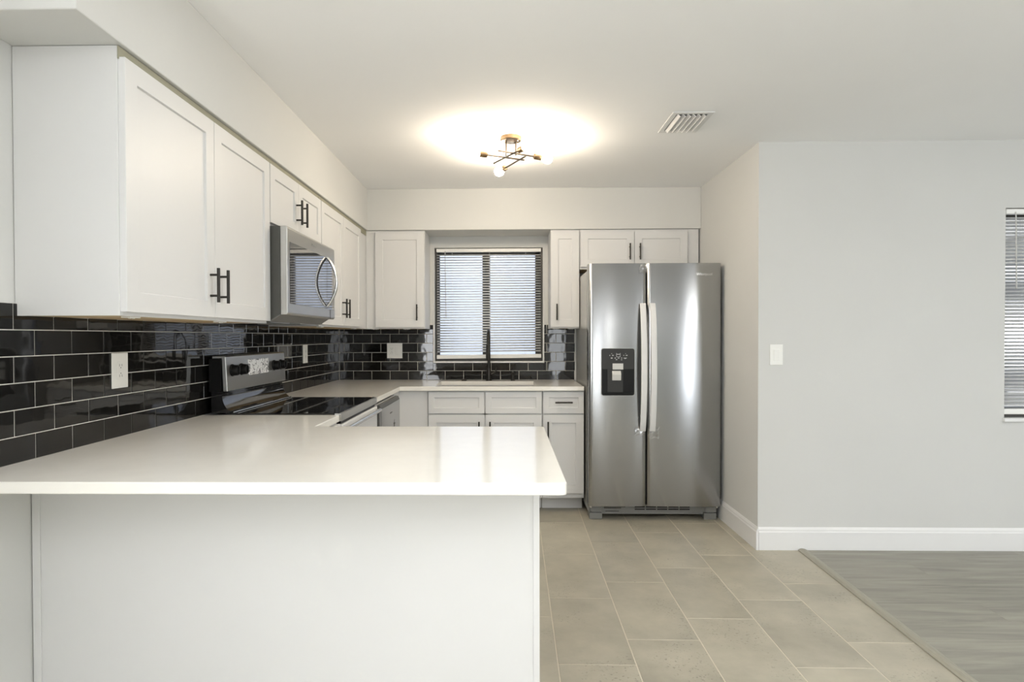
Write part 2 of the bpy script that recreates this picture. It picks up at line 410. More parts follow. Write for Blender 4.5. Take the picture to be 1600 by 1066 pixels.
pr = [(0, 0), (0, .004), (.010, .011), (.022, .013), (.034, .011), (SW, .004), (SW, 0)]
A = [mb.bm.verts.new((SX(YC-.016)+x, YC-.016, z+.0005)) for x, z in pr]; B = [mb.bm.verts.new((SX(YN+.02)+x, YN+.02, z+.0005)) for x, z in pr]
for i in range(len(pr)-1): mb.bm.faces.new((A[i], A[i+1], B[i+1], B[i]))
mb.bm.faces.new(A); mb.bm.faces.new(B[::-1])
tag(mb.build('transition_strip', MT['strip'], bevel=.001), 'grey-brown floor transition strip between the stone tiles and the wood-look planks', 'floor strip')

# baseboards
def base_profile(h=.134, t=.014):
    return [(0, 0), (t, 0), (t, h-.028), (t-.003, h-.022), (t-.004, h-.012), (t-.009, h-.004), (t-.011, h), (0, h)]
pf = base_profile()
mb = MB(); mb.prism([(YC-a, b) for a, b in pf], 'x', XR+.002, XE)
struct(mb.build('baseboard_right', MT['trim'], smooth=False))
mb = MB(); mb.prism([(XR-a, b) for a, b in pf], 'y', YC-.014, YB)
struct(mb.build('baseboard_return', MT['trim']))
mb = MB(); mb.prism([(XL+a, b) for a, b in pf], 'y', YN, 1.60)
struct(mb.build('baseboard_left', MT['trim']))

# ------------------------------------------------------------------ backsplashes
def rows_tiles(name, parent, u0, u1, fn, holes=(), rows=6, joint0=0.0, z0=HC, rh=.0762, tw=.1527, notch=None, th=.008):
    """tiles in rows; fn(u, z, d) -> xyz with d the distance off the wall"""
    bm = bmesh.new(); lay = bm.verts.layers.float_color.new('tint')
    g = .0014
    for k in range(rows):
        za, zb = z0+k*rh+g, z0+(k+1)*rh-g
        u = u0-2*tw + (joint0 - u0) % tw + (tw/2 if k % 2 else 0)
        while u < u1:
            segs = [(u+g, u+tw-g, za, zb)]
            for (a, b, c, d) in [(-9, u0, -9, 9), (u1, 99, -9, 9)] + list(holes):
                ns = []
                for (p, q, r1, r2) in segs:
                    if q <= a or p >= b or r2 <= c or r1 >= d: ns.append((p, q, r1, r2)); continue
                    if p < a: ns.append((p, a, r1, r2))
                    if q > b: ns.append((b, q, r1, r2))
                    if r1 < c: ns.append((max(p, a), min(q, b), r1, c))
                    if r2 > d: ns.append((max(p, a), min(q, b), d, r2))
                segs = ns
            for (p, q, r1, r2) in segs:
                if q-p < .004 or r2-r1 < .004: continue
                c = random.random(), random.random(), random.random()
                t1, t2 = random.gauss(0, .0022), random.gauss(0, .0030)
                e = .0016
                vs = []
                for dd, ins in ((.001, 0), (th-e, 0), (th, e)):
                    ring = []
                    for (uu, zz) in ((p, r1), (q, r1), (q, r2), (p, r2)):
                        iu = uu + (ins if uu == p else -ins); iz = zz + (ins if zz == r1 else -ins)
                        tilt = 0 if dd < .002 else (iu-(p+q)/2)*t1 + (iz-(r1+r2)/2)*t2
                        v = bm.verts.new(fn(iu, iz, dd+tilt)); v[lay] = (*c, 1); ring.append(v)
                    vs.append(ring)
                for A, B in zip(vs, vs[1:]):
                    for i in range(4): bm.faces.new((A[i], A[(i+1) % 4], B[(i+1) % 4], B[i]))
                bm.faces.new(vs[2])
            u += tw
    bmesh.ops.recalc_face_normals(bm, faces=bm.faces)
    me = bpy.data.meshes.new(name); bm.to_mesh(me); bm.free(); me.materials.append(MT['subway'])
    o = bpy.data.objects.new(name, me); COL.objects.link(o); o.parent = parent; return o
ZT = HC+6*.0762
t = thing('tile_backsplash', 'black glazed brick tiles with pale grout along the left wall behind the oven range', 'backsplash', (XL, 0, 0))
LY0 = .55
MB().box(.0005, .0055, LY0, YB-.006, HC+.0005, ZT).build('grout', MT['grout'], t)
rows_tiles('tiles', t, LY0, YB-.0095, lambda u, z, d: (d, u, z), joint0=YB-.0424)
t = thing('tile_backsplash', 'black glazed brick tiles with pale grout on the wall around and below the sink window', 'backsplash', (0, YB, 0))
HOLE = (WIN[0]-.012, WIN[1]+.012, WIN[2]-.014, 9)
XT = .556
mb = MB()
mb.box(XL+.006, XT, -.0055, -.0005, HC+.0005, HOLE[2]); mb.box(XL+.006, HOLE[0], -.0055, -.0005, HOLE[2], ZT); mb.box(HOLE[1], XT, -.0055, -.0005, HOLE[2], ZT)
mb.build('grout', MT['grout'], t)
rows_tiles('tiles', t, XL+.0095, XT, lambda u, z, d: (u, -d, z), joint0=XL+.1259, holes=[HOLE])
mb = MB(); mb.box(XT+.001, XT+.008, -.011, -.0005, HC+.0005, ZT)
mb.build('edge_trim', MT['trim'], t)

# ------------------------------------------------------------------ windows
def window(n, x0, x1, z0, z1, y, mull, off=.075):
    """dark aluminium slider set in the reveal; y is the room face of the wall"""
    t = bpy.data.objects.new('window_%d' % n, None); COL.objects.link(t); t.location = (x0, y, z0); struct(t)
    w_, h_ = x1-x0, z1-z0; f = .022; ya, yb2 = off, off+.05
    mb = MB(); mb.box(.001, f, ya-.03, yb2, .001, h_-.001); mb.box(w_-f, w_-.001, ya-.03, yb2, .001, h_-.001)
    mb.box(f, w_-f, ya-.03, yb2, .001, f+.004); mb.box(f, w_-f, ya-.03, yb2, h_-f, h_-.001)
    mb.build('window_frame', MT['win_frame'], t, bevel=.0015)
    m0, m1 = mull[0]-x0, mull[1]-x0
    mb = MB(); mb.box(m0, m1, ya, yb2-.01, f, h_-f)
    for a, b in ((f, f+.012), (w_-f-.035, w_-f)): mb.box(a, b, ya+.005, yb2-.01, f, h_-f)
    for a, b in ((f, f+.03), (h_-f-.03, h_-f)): mb.box(f, w_-f, ya+.005, yb2-.01, a, b)
    mb.build('window_sash', MT['win_frame'], t, bevel=.001)
    MB().quad((f, ya+.02, f), (m0, ya+.02, f), (m0, ya+.02, h_-f), (f, ya+.02, h_-f)).build('window_pane', MT['glass'], t)
    MB().quad((m1, ya+.03, f), (w_-f, ya+.03, f), (w_-f, ya+.03, h_-f), (m1, ya+.03, h_-f)).build('window_pane', MT['glass'], t)
    return t
t = window(1, *WIN, YB, (-.207, -.143))
mb = MB(); mb.box(-.010, WIN[1]-WIN[0]+.010, -.012, .04, -.012, .0005); mb.box(-.011, -.0005, -.0115, .0, 0, ZT-WIN[2]); mb.box(WIN[1]-WIN[0]+.0005, WIN[1]-WIN[0]+.011, -.0115, .0, 0, ZT-WIN[2])
mb.build('window_sill', MT['trim'], t, bevel=.001)
t = window(2, *WR, YC, (3.37, 3.42))
mb = MB(); mb.box(-.01, WR[1]-WR[0]+.01, -.018, .04, -.02, .0005); mb.build('window_sill', MT['trim'], t, bevel=.002)

def blind(label, x0, x1, z0, z1, y, tilt_rail, wand_x, wand_len, cords):
    t = thing('window_blind', label, 'blind', (x0, y, z1))
    W, H = x1-x0, z1-z0
    MB().box(0, W, -.018, .018, -.030, -.001).build('head_rail', MT['plate'], t, bevel=.003)
    mb = MB(); z = -.052; th = R(28); rng = random.Random(3)
    while z > -H+.062:
        s2 = W*tilt_rail*(-z/H)
        n = 4; prev = None
        for i in range(n+1):
            q = i/n-.5; yy = q*.025*math.cos(th); zz = z + q*.025*math.sin(th) + .0014*(1-(2*q)**2)
            # room-side edge lies lower than the glass-side edge
            a, b = mb.bm.verts.new((.004, yy, zz - s2*.5)), mb.bm.verts.new((W-.004, yy, zz + s2*.5))
            if prev: mb.bm.faces.new((prev[0], prev[1], b, a))
            prev = (a, b)
        z -= .0216
    o = mb.build('slats', MT['slat'], t, smooth=True)
    sm = o.modifiers.new('solid', 'SOLIDIFY'); sm.thickness = .0006
    mb = MB(); zb = -H+.03
    d = W*tilt_rail*.5
    mb.prism([(0, zb-.016-d), (W, zb-.016+d), (W, zb+.016+d), (0, zb+.016-d)], 'y', -.012, .012)
    mb.build('bottom_rail', MT['plate'], t, bevel=.003)
    mb = MB()
    for c in cords:
        for yy in (-.0125, .0125): mb.cyl((c, yy, -.03), (c, yy, zb+.01), .0008, 6)
    mb.build('ladder_cord', MT['plate'], t)
    mb = MB(); mb.tube([(wand_x, -.020, -.02), (wand_x, -.023, -.05), (wand_x+.006, -.023, -wand_len)], .0035, 8)
    mb.build('tilt_wand', MT['paddle'], t)
    return t
blind('white mini blind with thin level slats hanging over the sink window', -.586, .281, 1.078, 2.003, YB+.021, .010, .073, .58, (.13, .44, .74))
blind('white mini blind on the living room window at the right edge', 2.936, 3.854, .792, 2.018, YC+.021, 0, .052, .47, (.046+.16, .46, .76))

# outside: neighbouring wall and ground, seen only through the slats
struct(MB().box(-6, 9, 8.6, 8.8, -.2, 3.3).build('wall_neighbour', MT['stucco']))
struct(MB().box(-14, 16, YB+.4, 16, -.3, -.2).build('ground_outside', MT['ground']))

# ------------------------------------------------------------------ cabinets
def bar_handle(parent, x, z, vertical=True, L=.125, y=-.020, name='handle'):
    mb = MB(); s = .038
    if vertical:
        mb.cyl((x, y-.030, z-L/2), (x, y-.030, z+L/2), .0058, 14)
        for q in (-s, s): mb.cyl((x, y+.0005, z+q), (x, y-.028, z+q), .0045, 10)
    else:
        mb.cyl((x-L/2, y-.030, z), (x+L/2, y-.030, z), .0058, 14)
        for q in (-s, s): mb.cyl((x+q, y+.0005, z), (x+q, y-.028, z), .0045, 10)
    return mb.build(name, MT['black_metal'], parent, smooth=True)
def shaker(name, parent, x0, x1, z0, z1, fr=.058, t=.020, rec=.008, y=0.0):
    """shaker front: face at y-t, centre panel recessed"""
    mb = MB(); bm = mb.bm; yf = y-t
    O = [(x0, z0), (x1, z0), (x1, z1), (x0, z1)]; I = [(x0+fr, z0+fr), (x1-fr, z0+fr), (x1-fr, z1-fr), (x0+fr, z1-fr)]
    e = .0015; I2 = [(x0+fr+e, z0+fr+e), (x1-fr-e, z0+fr+e), (x1-fr-e, z1-fr-e), (x0+fr+e, z1-fr-e)]
    vb = [bm.verts.new((a, y, b)) for a, b in O]; vo = [bm.verts.new((a, yf, b)) for a, b in O]
    vi = [bm.verts.new((a, yf, b)) for a, b in I]; vp = [bm.verts.new((a, yf+rec, b)) for a, b in I2]
    bm.faces.new(vb)
    for i in range(4):
        j = (i+1) % 4
        bm.faces.new((vb[i], vb[j], vo[j], vo[i])); bm.faces.new((vo[i], vo[j], vi[j], vi[i])); bm.faces.new((vi[i], vi[j], vp[j], vp[i]))
    bm.faces.new(vp)
    return mb.build(name, MT['cab'], parent, bevel=.0012)
def upper(label, loc, rz, W, z0, z1, depth, doors, zd0, zd1, handles, hz, brackets=True, cat='cabinet'):
    t = thing('wall_cabinet', label, cat, (loc[0], loc[1], z0), rz)
    H = z1-z0; f = .018
    mb = MB(); mb.box(0, f, 0, depth, 0, H); mb.box(W-f, W, 0, depth, 0, H); mb.box(f, W-f, 0, depth, H-f, H)
    mb.box(f, W-f, depth-.006, depth, 0, H-f)
    # face frame
    mb.box(f, W-f, 0, .018, 0, .038)
    if zd1 > 2.075: mb.box(f, W-f, 0, .018, H-.038, H-f)
    mb.box(f, doors[0][0]+.036, 0, .018, .038, H-.038); mb.box(doors[-1][1]-.036, W-f, 0, .018, .038, H-.038)
    mb.build('body', MT['cab'], t, bevel=.0008)
    if zd1 < 2.075: MB().box(.0005, W-.0005, -.004, -.0004, zd1-z0-.006, H-.0005).build('shaded_top_rail', MT['frame_shadow'], t)  # strip coloured as the shade between soffit and door tops
    MB().box(f, W-f, .0182, depth-.006, .001, .014).build('bottom_panel', MT['wood_under'], t)
    if brackets:
        for x in (W*.08, W*.62):
            MB().box(x, x+.05, .022, .050, -.004, .0009).box(x+.012, x+.018, .03, .036, -.006, -.0039).box(x+.030, x+.036, .03, .036, -.006, -.0039).build('corner_bracket', MT['plate'], t)
    for (a, b), hx in zip(doors, handles):
        d = shaker('door', t, a, b, zd0-z0, zd1-z0, fr=min(.058, (b-a)*.28))
        bar_handle(d, hx, hz-z0)
    return t
XF = -1.101
DZ0, DZ1, DZB = 1.346, 2.068, 2.083
upper('long white double-door wall cabinet nearest the camera, hung left of the microwave', (XF, 1.700), R(90), 1.052, 1.335, 2.0985, .301,
      [(.004, .5245), (.5275, 1.048)], DZ0, DZ1, (.489, .566), 1.462)
upper('short white double-door wall cabinet directly above the microwave', (XF, 2.754), R(90), .762, 1.786, 2.0985, .301,
      [(.004, .3795), (.3825, .758)], 1.800, DZ1, (.344, .424), 1.911, brackets=False)
upper('white double-door wall cabinet in the left corner, beyond the microwave', (XF, 3.518), R(90), 1.488, 1.335, 2.0985, .301,
      [(.004, .474), (.478, .950)], DZ0, DZ1, (.438, .514), 1.460)
YF = 4.710
upper('white single-door wall cabinet on the back wall, left of the sink window', (XF+.002, YF), 0, .459, 1.335, 2.0985, YB-YF-.002,
      [(.075, .455)], DZ0, DZB, (.401,), 1.461)
upper('narrow white single-door wall cabinet between the sink window and the refrigerator', (.337, YF), 0, .222, 1.335, 2.0985, YB-YF-.002,
      [(.002, .219)], DZ0, DZB, (.046,), 1.461)
upper('short white double-door wall cabinet above the stainless refrigerator', (.561, YF), 0, .916, 1.792, 2.0985, YB-YF-.002,
      [(.006, .418), (.421, .827)], 1.808, DZB, (.382, .459), 1.923, brackets=False)

def base(label, loc, rz, W, depth, doors, drawers, toe=.105, rec=.11, extra=None, zt=.8825, name='base_cabinet'):
    t = thing(name, label, 'cabinet', (loc[0], loc[1], 0), rz)
    mb = MB(); f = .018
    mb.box(0, f, 0, depth, toe, zt); mb.box(W-f, W, 0, depth, toe, zt); mb.box(f, W-f, 0, depth, toe, toe+f); mb.box(f, W-f, depth-.008, depth, toe+f, zt)
    mb.box(f, W-f, 0, .018, toe+f, zt) if not doors and not drawers else None
    if doors or drawers:
        mb.box(f, W-f, 0, .018, zt-.03, zt); mb.box(f, .04, 0, .018, toe+f, zt-.03); mb.box(W-.04, W-f, 0, .018, toe+f, zt-.03)
        mb.box(.04, W-.04, 0, .018, .700, .728); mb.box(.04, W-.04, 0, .018, toe+f, .152)
        if len(doors) > 1: mb.box(W/2-.02, W/2+.02, 0, .018, toe+f, zt-.03)
    if extra: extra(mb)
    mb.build('body', MT['cab'], t, bevel=.0008)
    MB().box(.001, W-.001, rec, rec+.016, .001, toe).build('toe_kick', MT['cab'], t)
    for a, b, hx in doors:
        d = shaker('door', t, a, b, .142, .709)
        if hx is not None: bar_handle(d, hx, .600)
    for a, b, h in drawers:
        d = shaker('drawer', t, a, b, .718, .874, fr=.040)
        if h: bar_handle(d, (a+b)/2, .800, vertical=False)
    return t
YK = 4.373
base('white sink cabinet with two false drawer fronts under the window', (-.5735, YK), 0, .824, YB-YK-.004,
     [(.004, .408, .370), (.416, .820, .449)], [(.004, .408, False), (.416, .820, False)])
base('narrow white drawer-and-door cabinet between the sink cabinet and the refrigerator', (.2535, YK), 0, .298, YB-YK-.004,
     [(.006, .295, .038)], [(.006, .295, True)])
t = thing('base_cabinet', 'plain white corner cabinet filler between dishwasher and sink cabinet', 'cabinet', (XL, YB, 0))
mb = MB()
mb.cells([.002, .619, .828], [4.168-YB, YK-YB, -.004], lambda i, j: not (i == 1 and j == 0), .105, .8825)
mb.build('body', MT['cab'], t, bevel=.001)
MB().cells([.002, .53, .828], [4.168-YB, YK+.11-YB, -.004], lambda i, j: not (i == 1 and j == 0), .001, .1045).build('toe_kick', MT['cab'], t)
# short cabinet between the range and the peninsula
base('white base cabinet tucked between the range and the peninsula, under the worktop', (-.785, 2.412), R(90), .350, .616, [(.004, .346, .30)], [(.004, .346, True)])

# peninsula
PY, PX1 = 1.749, .092
t = thing('peninsula_cabinet', 'white panelled peninsula base in the foreground under the overhanging worktop', 'cabinet', (PX1, 2.385, 0), R(180))
PWW = PX1-XL-.003; PD = 2.385-PY-.014
mb = MB(); mb.box(0, PWW, 0, PD, .105, .8825); mb.build('body', MT['cab'], t, bevel=.001)
MB().box(.002, PWW-.002, .075, PD, .001, .1045).build('toe_kick', MT['cab'], t)
MB().box(0.0, PWW, PD+.001, PD+.010, .001, .8825).build('back_panel', MT['cab'], t)
MB().box(-.0005, .018, PD+.0105, PD+.014, .001, .8825).build('edge_strip', MT['cab'], t, bevel=.0012)
MB().box(PWW-.024, PWW-.0005, PD+.0105, PD+.014, .001, .8825).build('edge_strip', MT['cab'], t, bevel=.0012)
for i, (a, b) in enumerate(((.004, .300), (.304, .600))):
    d = shaker('door', t, a, b, .142, .709); bar_handle(d, b-.04 if i == 0 else a+.04, .6)
    d = shaker('drawer', t, a, b, .718, .874, fr=.04); bar_handle(d, (a+b)/2, .8, vertical=False)

# ------------------------------------------------------------------ worktops
ZW0 = .8835
mb = MB()
xs = [XL+.0015, -.771, .146]; ys = [1.477, 2.411, 2.765]
mb.cells(xs, ys, lambda i, j: not (i == 1 and j == 1), ZW0, HC)
bm = mb.bm; bm.edges.ensure_lookup_table()
ed = [e for e in bm.edges if all(abs(v.co.x-.146) < 1e-4 for v in e.verts) and abs(e.verts[0].co.z-e.verts[1].co.z) > .02]
bmesh.ops.bevel(bm, geom=ed, offset=.014, segments=6, affect='EDGES', profile=.5)
tag(mb.build('worktop', MT['quartz'], bevel=.003, seg=3), 'large white quartz peninsula worktop in the foreground', 'worktop')
t = thing('worktop', 'white quartz worktop running along the back wall beneath the window', 'worktop', (0, 0, 0))
SK = (-.53, .21, 4.455, 4.850)
xs = [XL+.0015, -.770, SK[0], SK[1], .549]; ys = [3.530, 4.333, SK[2], SK[3], YB-.0015]
def keepw(i, j):
    if j == 0: return i == 0
    return not (i == 2 and j == 2)
mb = MB(); mb.cells(xs, ys, keepw, ZW0, HC)
mb.build('slab', MT['quartz'], t, bevel=.003, seg=3)
t = thing('sink', 'undermount sink basin set into the back worktop below the faucet', 'sink', ((SK[0]+SK[1])/2, (SK[2]+SK[3])/2, .70))
mb = MB(); hw, hd = (SK[1]-SK[0])/2+.004, (SK[3]-SK[2])/2+.004; h = ZW0-.70-.001
bm = mb.bm
o_ = [(-hw, -hd), (hw, -hd), (hw, hd), (-hw, hd)]
top = [bm.verts.new((a, b, h)) for a, b in o_]; bot = [bm.verts.new((a*.95, b*.93, 0)) for a, b in o_]
rim = [bm.verts.new((a*1.03, b*1.05, h)) for a, b in o_]
for i in range(4):
    j = (i+1) % 4; bm.faces.new((top[i], top[j], bot[j], bot[i])); bm.faces.new((rim[i], rim[j], top[j], top[i]))
bm.faces.new(bot)
ob = mb.build('basin', MT['sink'], t); s_ = ob.modifiers.new('solid', 'SOLIDIFY'); s_.thickness = .0015; s_.offset = 0
mb = MB(); mb.cyl((0, .05, .001), (0, .05, .005), .045, 24); mb.build('drain', MT['steel_light'], t)

# faucet
FX, FY = -.150, 4.925
t = thing('faucet', 'tall black pull-down gooseneck faucet standing behind the sink', 'faucet', (FX, FY, HC))
mb = MB(); mb.tube([(0, 0, .0005), (0, 0, .006), (0, 0, .008), (0, 0, .075), (0, 0, .085), (0, 0, .10)], [.026, .026, .021, .020, .017, .0145], 20)
mb.build('base', MT['black_metal'], t, smooth=True)
path = [(0, 0, .10), (0, 0, .30)]
for i in range(1, 13):
    a = math.pi*i/12; path.append((0, -.085+.085*math.cos(a), .30+.085*math.sin(a)*1.25))
mb = MB(); mb.tube(path, .0125, 16); mb.build('neck', MT['black_metal'], t, smooth=True)
mb = MB(); mb.tube([(0, -.17, .300), (0, -.17, .285), (0, -.171, .19), (0, -.171, .175)], [.0135, .0165, .0185, .016], 18)
mb.build('spray_head', MT['black_metal'], t, smooth=True)
mb = MB(); mb.cyl((0, 0, .055), (.040, 0, .060), .010, 14); mb.tube([(.038, 0, .06), (.055, 0, .075), (.062, -.004, .11)], [.007, .006, .004], 12)
mb.build('lever', MT['black_metal'], t, smooth=True)
t = thing('soap_dispenser', 'small black soap dispenser pump on the worktop right of the faucet', 'soap dispenser', (.045, 4.925, HC))
mb = MB(); mb.tube([(0, 0, .0005), (0, 0, .005), (0, 0, .007), (0, 0, .045)], [.021, .020, .013, .011], 18); mb.build('base', MT['black_metal'], t, smooth=True)
mb = MB(); mb.tube([(0, 0, .045), (0, 0, .058), (0, -.012, .068), (0, -.05, .068), (0, -.065, .060)], [.012, .012, .009, .007, .006], 14); mb.build('spout', MT['black_metal'], t, smooth=True)
mb = MB(); mb.tube([(0, 0, .0005), (0, 0, .010), (0, 0, .012)], [.022, .022, .018], 24)
tag(mb.build('air_switch_button', MT['black_metal'], loc=(-.352, 4.925, HC), smooth=True), 'low round black button on the worktop left of the faucet', 'button')

# ------------------------------------------------------------------ range
t = thing('oven_range', 'stainless electric range with black glass cooktop and raised control panel', 'range', (-.769, 2.769, 0), R(90))
RW = .757; ZK = .921
mb = MB(); mb.box(0, RW, .028, .60, .03, ZK-.012); mb.build('body', MT['dark_grey'], t, bevel=.003)
for x in (.05, RW-.05):
    for yv in (.08, .55): MB().cyl((x, yv, .0005), (x, yv, .031), .018, 12).build('foot', MT['black'], t)
mb = MB(); mb.box(.001, RW-.001, .003, .535, ZK-.011, ZK); mb.build('cooktop', MT['black_gloss'], t, bevel=.003, seg=3)
mb = MB(); mb.box(0, RW, -.006, .0275, .884, ZK-.001); mb.build('front_trim', MT['steel'], t, bevel=.002)
mb = MB(); mb.box(.02, RW-.02, .004, .0275, .868, .8838); mb.build('vent_gap', MT['black'], t)
d_ = MB().box(.003, RW-.003, -.008, .0275, .215, .868).build('oven_door', MT['film_white'], t, bevel=.004)
MB().box(.10, RW-.10, -.0095, -.0078, .34, .70).build('door_glass', MT['black_gloss'], d_)
mb = MB(); mb.tube([(.03, -.032, .848), (RW-.03, -.032, .848)], .010, 16)
for x in (.045, RW-.045): mb.tube([(x, -.0075, .846), (x, -.030, .848)], .008, 12)
mb.build('handle', MT['steel_light'], d_, smooth=True)
MB().box(.003, RW-.003, -.006, .0275, .05, .208).build('storage_drawer', MT['steel'], t, bevel=.004)
# curved gloss-black riser behind the cooktop
pr = []
for i in range(9):
    a = i/8; pr.append((.500 + .052*math.sin(a*math.pi/2), ZK+.002+ .095*a**1.6))
prof = pr + [(.60, ZK+.097), (.60, ZK+.001)]
mb = MB(); mb.prism(prof, 'x', .003, RW-.003); mb.build('riser', MT['black_gloss'], t, smooth=True)
mb = MB(); mb.tube([(.006, .497, ZK+.004), (RW-.006, .497, ZK+.004)], .0032, 8); mb.build('chrome_strip', MT['steel_light'], t, smooth=True)
cp = MB().prism([(.5285, 1.020), (.5365, 1.180), (.543, 1.186), (.60, 1.186), (.60, 1.172), (.556, 1.172), (.550, 1.020)], 'x', .012, RW-.006).build('control_panel', MT['steel'], t, bevel=.003)
MB().box(.006, RW-.001, .556, .612, ZK+.098, 1.1715).build('control_housing', MT['black'], t)
tl = math.atan2(.008, .16)
def on_panel(z): return .5285 + (z-1.02)/.16*.008
mb = MB()
mb.box(.248, .500, on_panel(1.12)-.0035, on_panel(1.12)+.003, 1.082, 1.160)
mb.build('display_window', MT['display_film'], cp, bevel=.001)
for x in (.072, .170, .585, .683):
    mb = MB(); zc_ = 1.116; yp = on_panel(zc_)+.0025
    mb.tube([(x, yp, zc_), (x, yp-.006, zc_), (x, yp-.008, zc_), (x, yp-.030, zc_), (x, yp-.033, zc_)], [.029, .029, .026, .024, .022], 24)
    mb.box(x-.0035, x+.0035, yp-.038, yp-.030, zc_-.018, zc_+.018)
    mb.build('knob', MT['black'], cp, smooth=True)
    mb = MB(); mb.tube([(x, yp-.0062, zc_), (x, yp-.0095, zc_)], .0240, 24, cap=False); mb.build('knob_ring', MT['steel_light'], cp, smooth=True)

# ------------------------------------------------------------------ dishwasher
t = thing('dishwasher', 'stainless dishwasher beyond the range, next to the corner', 'dishwasher', (-.742, 3.554, 0), R(90))
DWW = .606
MB().box(.002, DWW-.002, .050, .60, .105, .870).build('body', MT['dark_grey'], t, bevel=.002)
MB().box(.004, DWW-.004, .10, .116, .001, .104).build('toe_kick', MT['black'], t)
d_ = MB().box(0, DWW, 0, .028, .115, .846).build('door', MT['fridge_steel'], t, bevel=.004)
MB().box(.004, DWW-.004, .0285, .0495, .12, .868).build('door_liner', MT['film_white'], t)
mb = MB(); mb.prism([(.0015, .8465), (.012, .866), (.028, .868), (.028, .8465)], 'x', .0, DWW); mb.build('control_strip', MT['dark_grey'], t)
mb = MB(); mb.box(.26, .33, -.0008, .0006, .785, .793); mb.build('badge', MT['dark_grey'], d_)
mb = MB()
c0 = (.40, .70)
pts = []
for k in range(10):
    rr = .032 if k % 2 == 0 else .012; a = R(36*k+12); pts.append((c0[0]+rr*math.cos(a), c0[1]+rr*math.sin(a)))
mb.prism(pts, 'y', -.0008, .0006); mb.build('star_sticker', MT['dark_grey'], d_)

# ------------------------------------------------------------------ microwave
t = thing('microwave', 'stainless over-the-range microwave with a bowed handle, above the cooktop', 'microwave', (-1.005, 2.757, 1.345), R(90))
MW = .757
mb = MB(); mb.prism([(.034, .033), (.034, .4375), (.388, .4375), (.388, .002), (.085, .002)], 'x', .002, MW-.002)
mb.build('body', MT['dark_grey'], t, bevel=.002)
d_ = MB().prism([(.006, .030), (0, .038), (0, .430), (.006, .438), (.033, .438), (.033, .030)], 'x', 0, MW).build('door', MT['steel'], t, bevel=.003)
MB().box(.028, .744, -.0016, .0006, .083, .369).build('window', MT['mw_glass'], d_, bevel=.001)
MB().box(.664, .6665, -.0022, -.0005, .030, .083).build('seam', MT['dark_grey'], d_)
path = []
for i in range(17):
    a = i/16; path.append((.595, -.006-.052*math.sin(math.pi*a)**.8, .099+.268*a))
mb = MB(); mb.tube(path, .0105, 14, ry=.008); mb.build('handle', MT['steel_light'], d_, smooth=True)
mb = MB(); mb.prism([(.0345, .030), (.0345, .0325), (.085, .0015), (.085, -.001)], 'x', .004, MW-.004); mb.build('chin', MT['mid_grey'], t)
for x0 in (.05, .46): MB().box(x0, x0+.25, .10, .33, -.004, .0015).build('grease_filter', MT['steel'], t)
text_mesh('Whirlpool', .020, .0004, MT['steel_light'], 'logo', d_, (.38, -.0008, .402), (R(90), 0, 0))

# ------------------------------------------------------------------ refrigerator
FW, F0, FYF = .903, .558, 4.160
t = thing('refrigerator', 'tall stainless side-by-side refrigerator with a black ice and water dispenser', 'refrigerator', (F0, FYF, 0))
MB().box(.004, FW-.004, .098, .79, .045, 1.735).build('body', MT['grey_side'], t, bevel=.006)
ZF0, ZF1 = .103, 1.772
def fridge_door(x0, x1):
    n = 28; W = x1-x0; pr = []
    for i in range(n+1):
        u = i/n; x = x0+W*u
        edge = min(u, 1-u)*W
        yv = .0 + .0055*(2*u-1)**2
        if edge < .012: yv += .010*(1-edge/.012)**2
        pr.append((x, yv))
    return [(x0, .092)] + pr + [(x1, .092)]
SEAM0, SEAM1 = .951-F0, .960-F0
def door_mb(x0, x1): return MB().prism(fridge_door(x0, x1), 'z', ZF0, ZF1)
dl = door_mb(.0, SEAM0).build('freezer_door', MT['fridge_steel'], t, bevel=.0015, smooth=True)
dr = door_mb(SEAM1, FW).build('fridge_door', MT['fridge_steel'], t, bevel=.0015, smooth=True)
MB().box(SEAM0-.004, SEAM1+.004, .05, .0975, ZF0, ZF1-.01).build('door_gasket', MT['black'], t)
for x0 in (.02, FW-.10): MB().box(x0, x0+.08, .094, .16, ZF1-.036, ZF1-.002).build('hinge_cover', MT['mid_grey'], t, bevel=.004)
for d_, xc in ((dl, .9245-F0), (dr, .9905-F0)):
    path = []
    for i in range(21):
        a = i/20; path.append((xc, -.008-.050*(1-(2*a-1)**2)**.75, .622+.876*a))
    MB().strip(path, .040, .014).build('handle', MT['film_white'], d_, bevel=.004)
# crumpled clear film left at the handle feet and the door top
def film(parent, cx, cz, s, seed):
    rg = random.Random(seed); mb = MB(); bm = mb.bm; n = 5; V = [[bm.verts.new((cx+(i/n-.5)*s+rg.uniform(-.1, .1)*s, -.004-rg.uniform(0, .012), cz+(j/n-.5)*s*1.1+rg.uniform(-.1, .1)*s)) for j in range(n+1)] for i in range(n+1)]
    for i in range(n):
        for j in range(n): bm.faces.new((V[i][j], V[i+1][j], V[i+1][j+1], V[i][j+1]))
    return mb.build('protective_film', MT['film'], parent)
film(dl, .905-F0, .625, .06, 1); film(dr, 1.000-F0, .612, .07, 2); film(dl, .93-F0, 1.735, .05, 3); film(dl, .945-F0, 1.40, .02, 4)
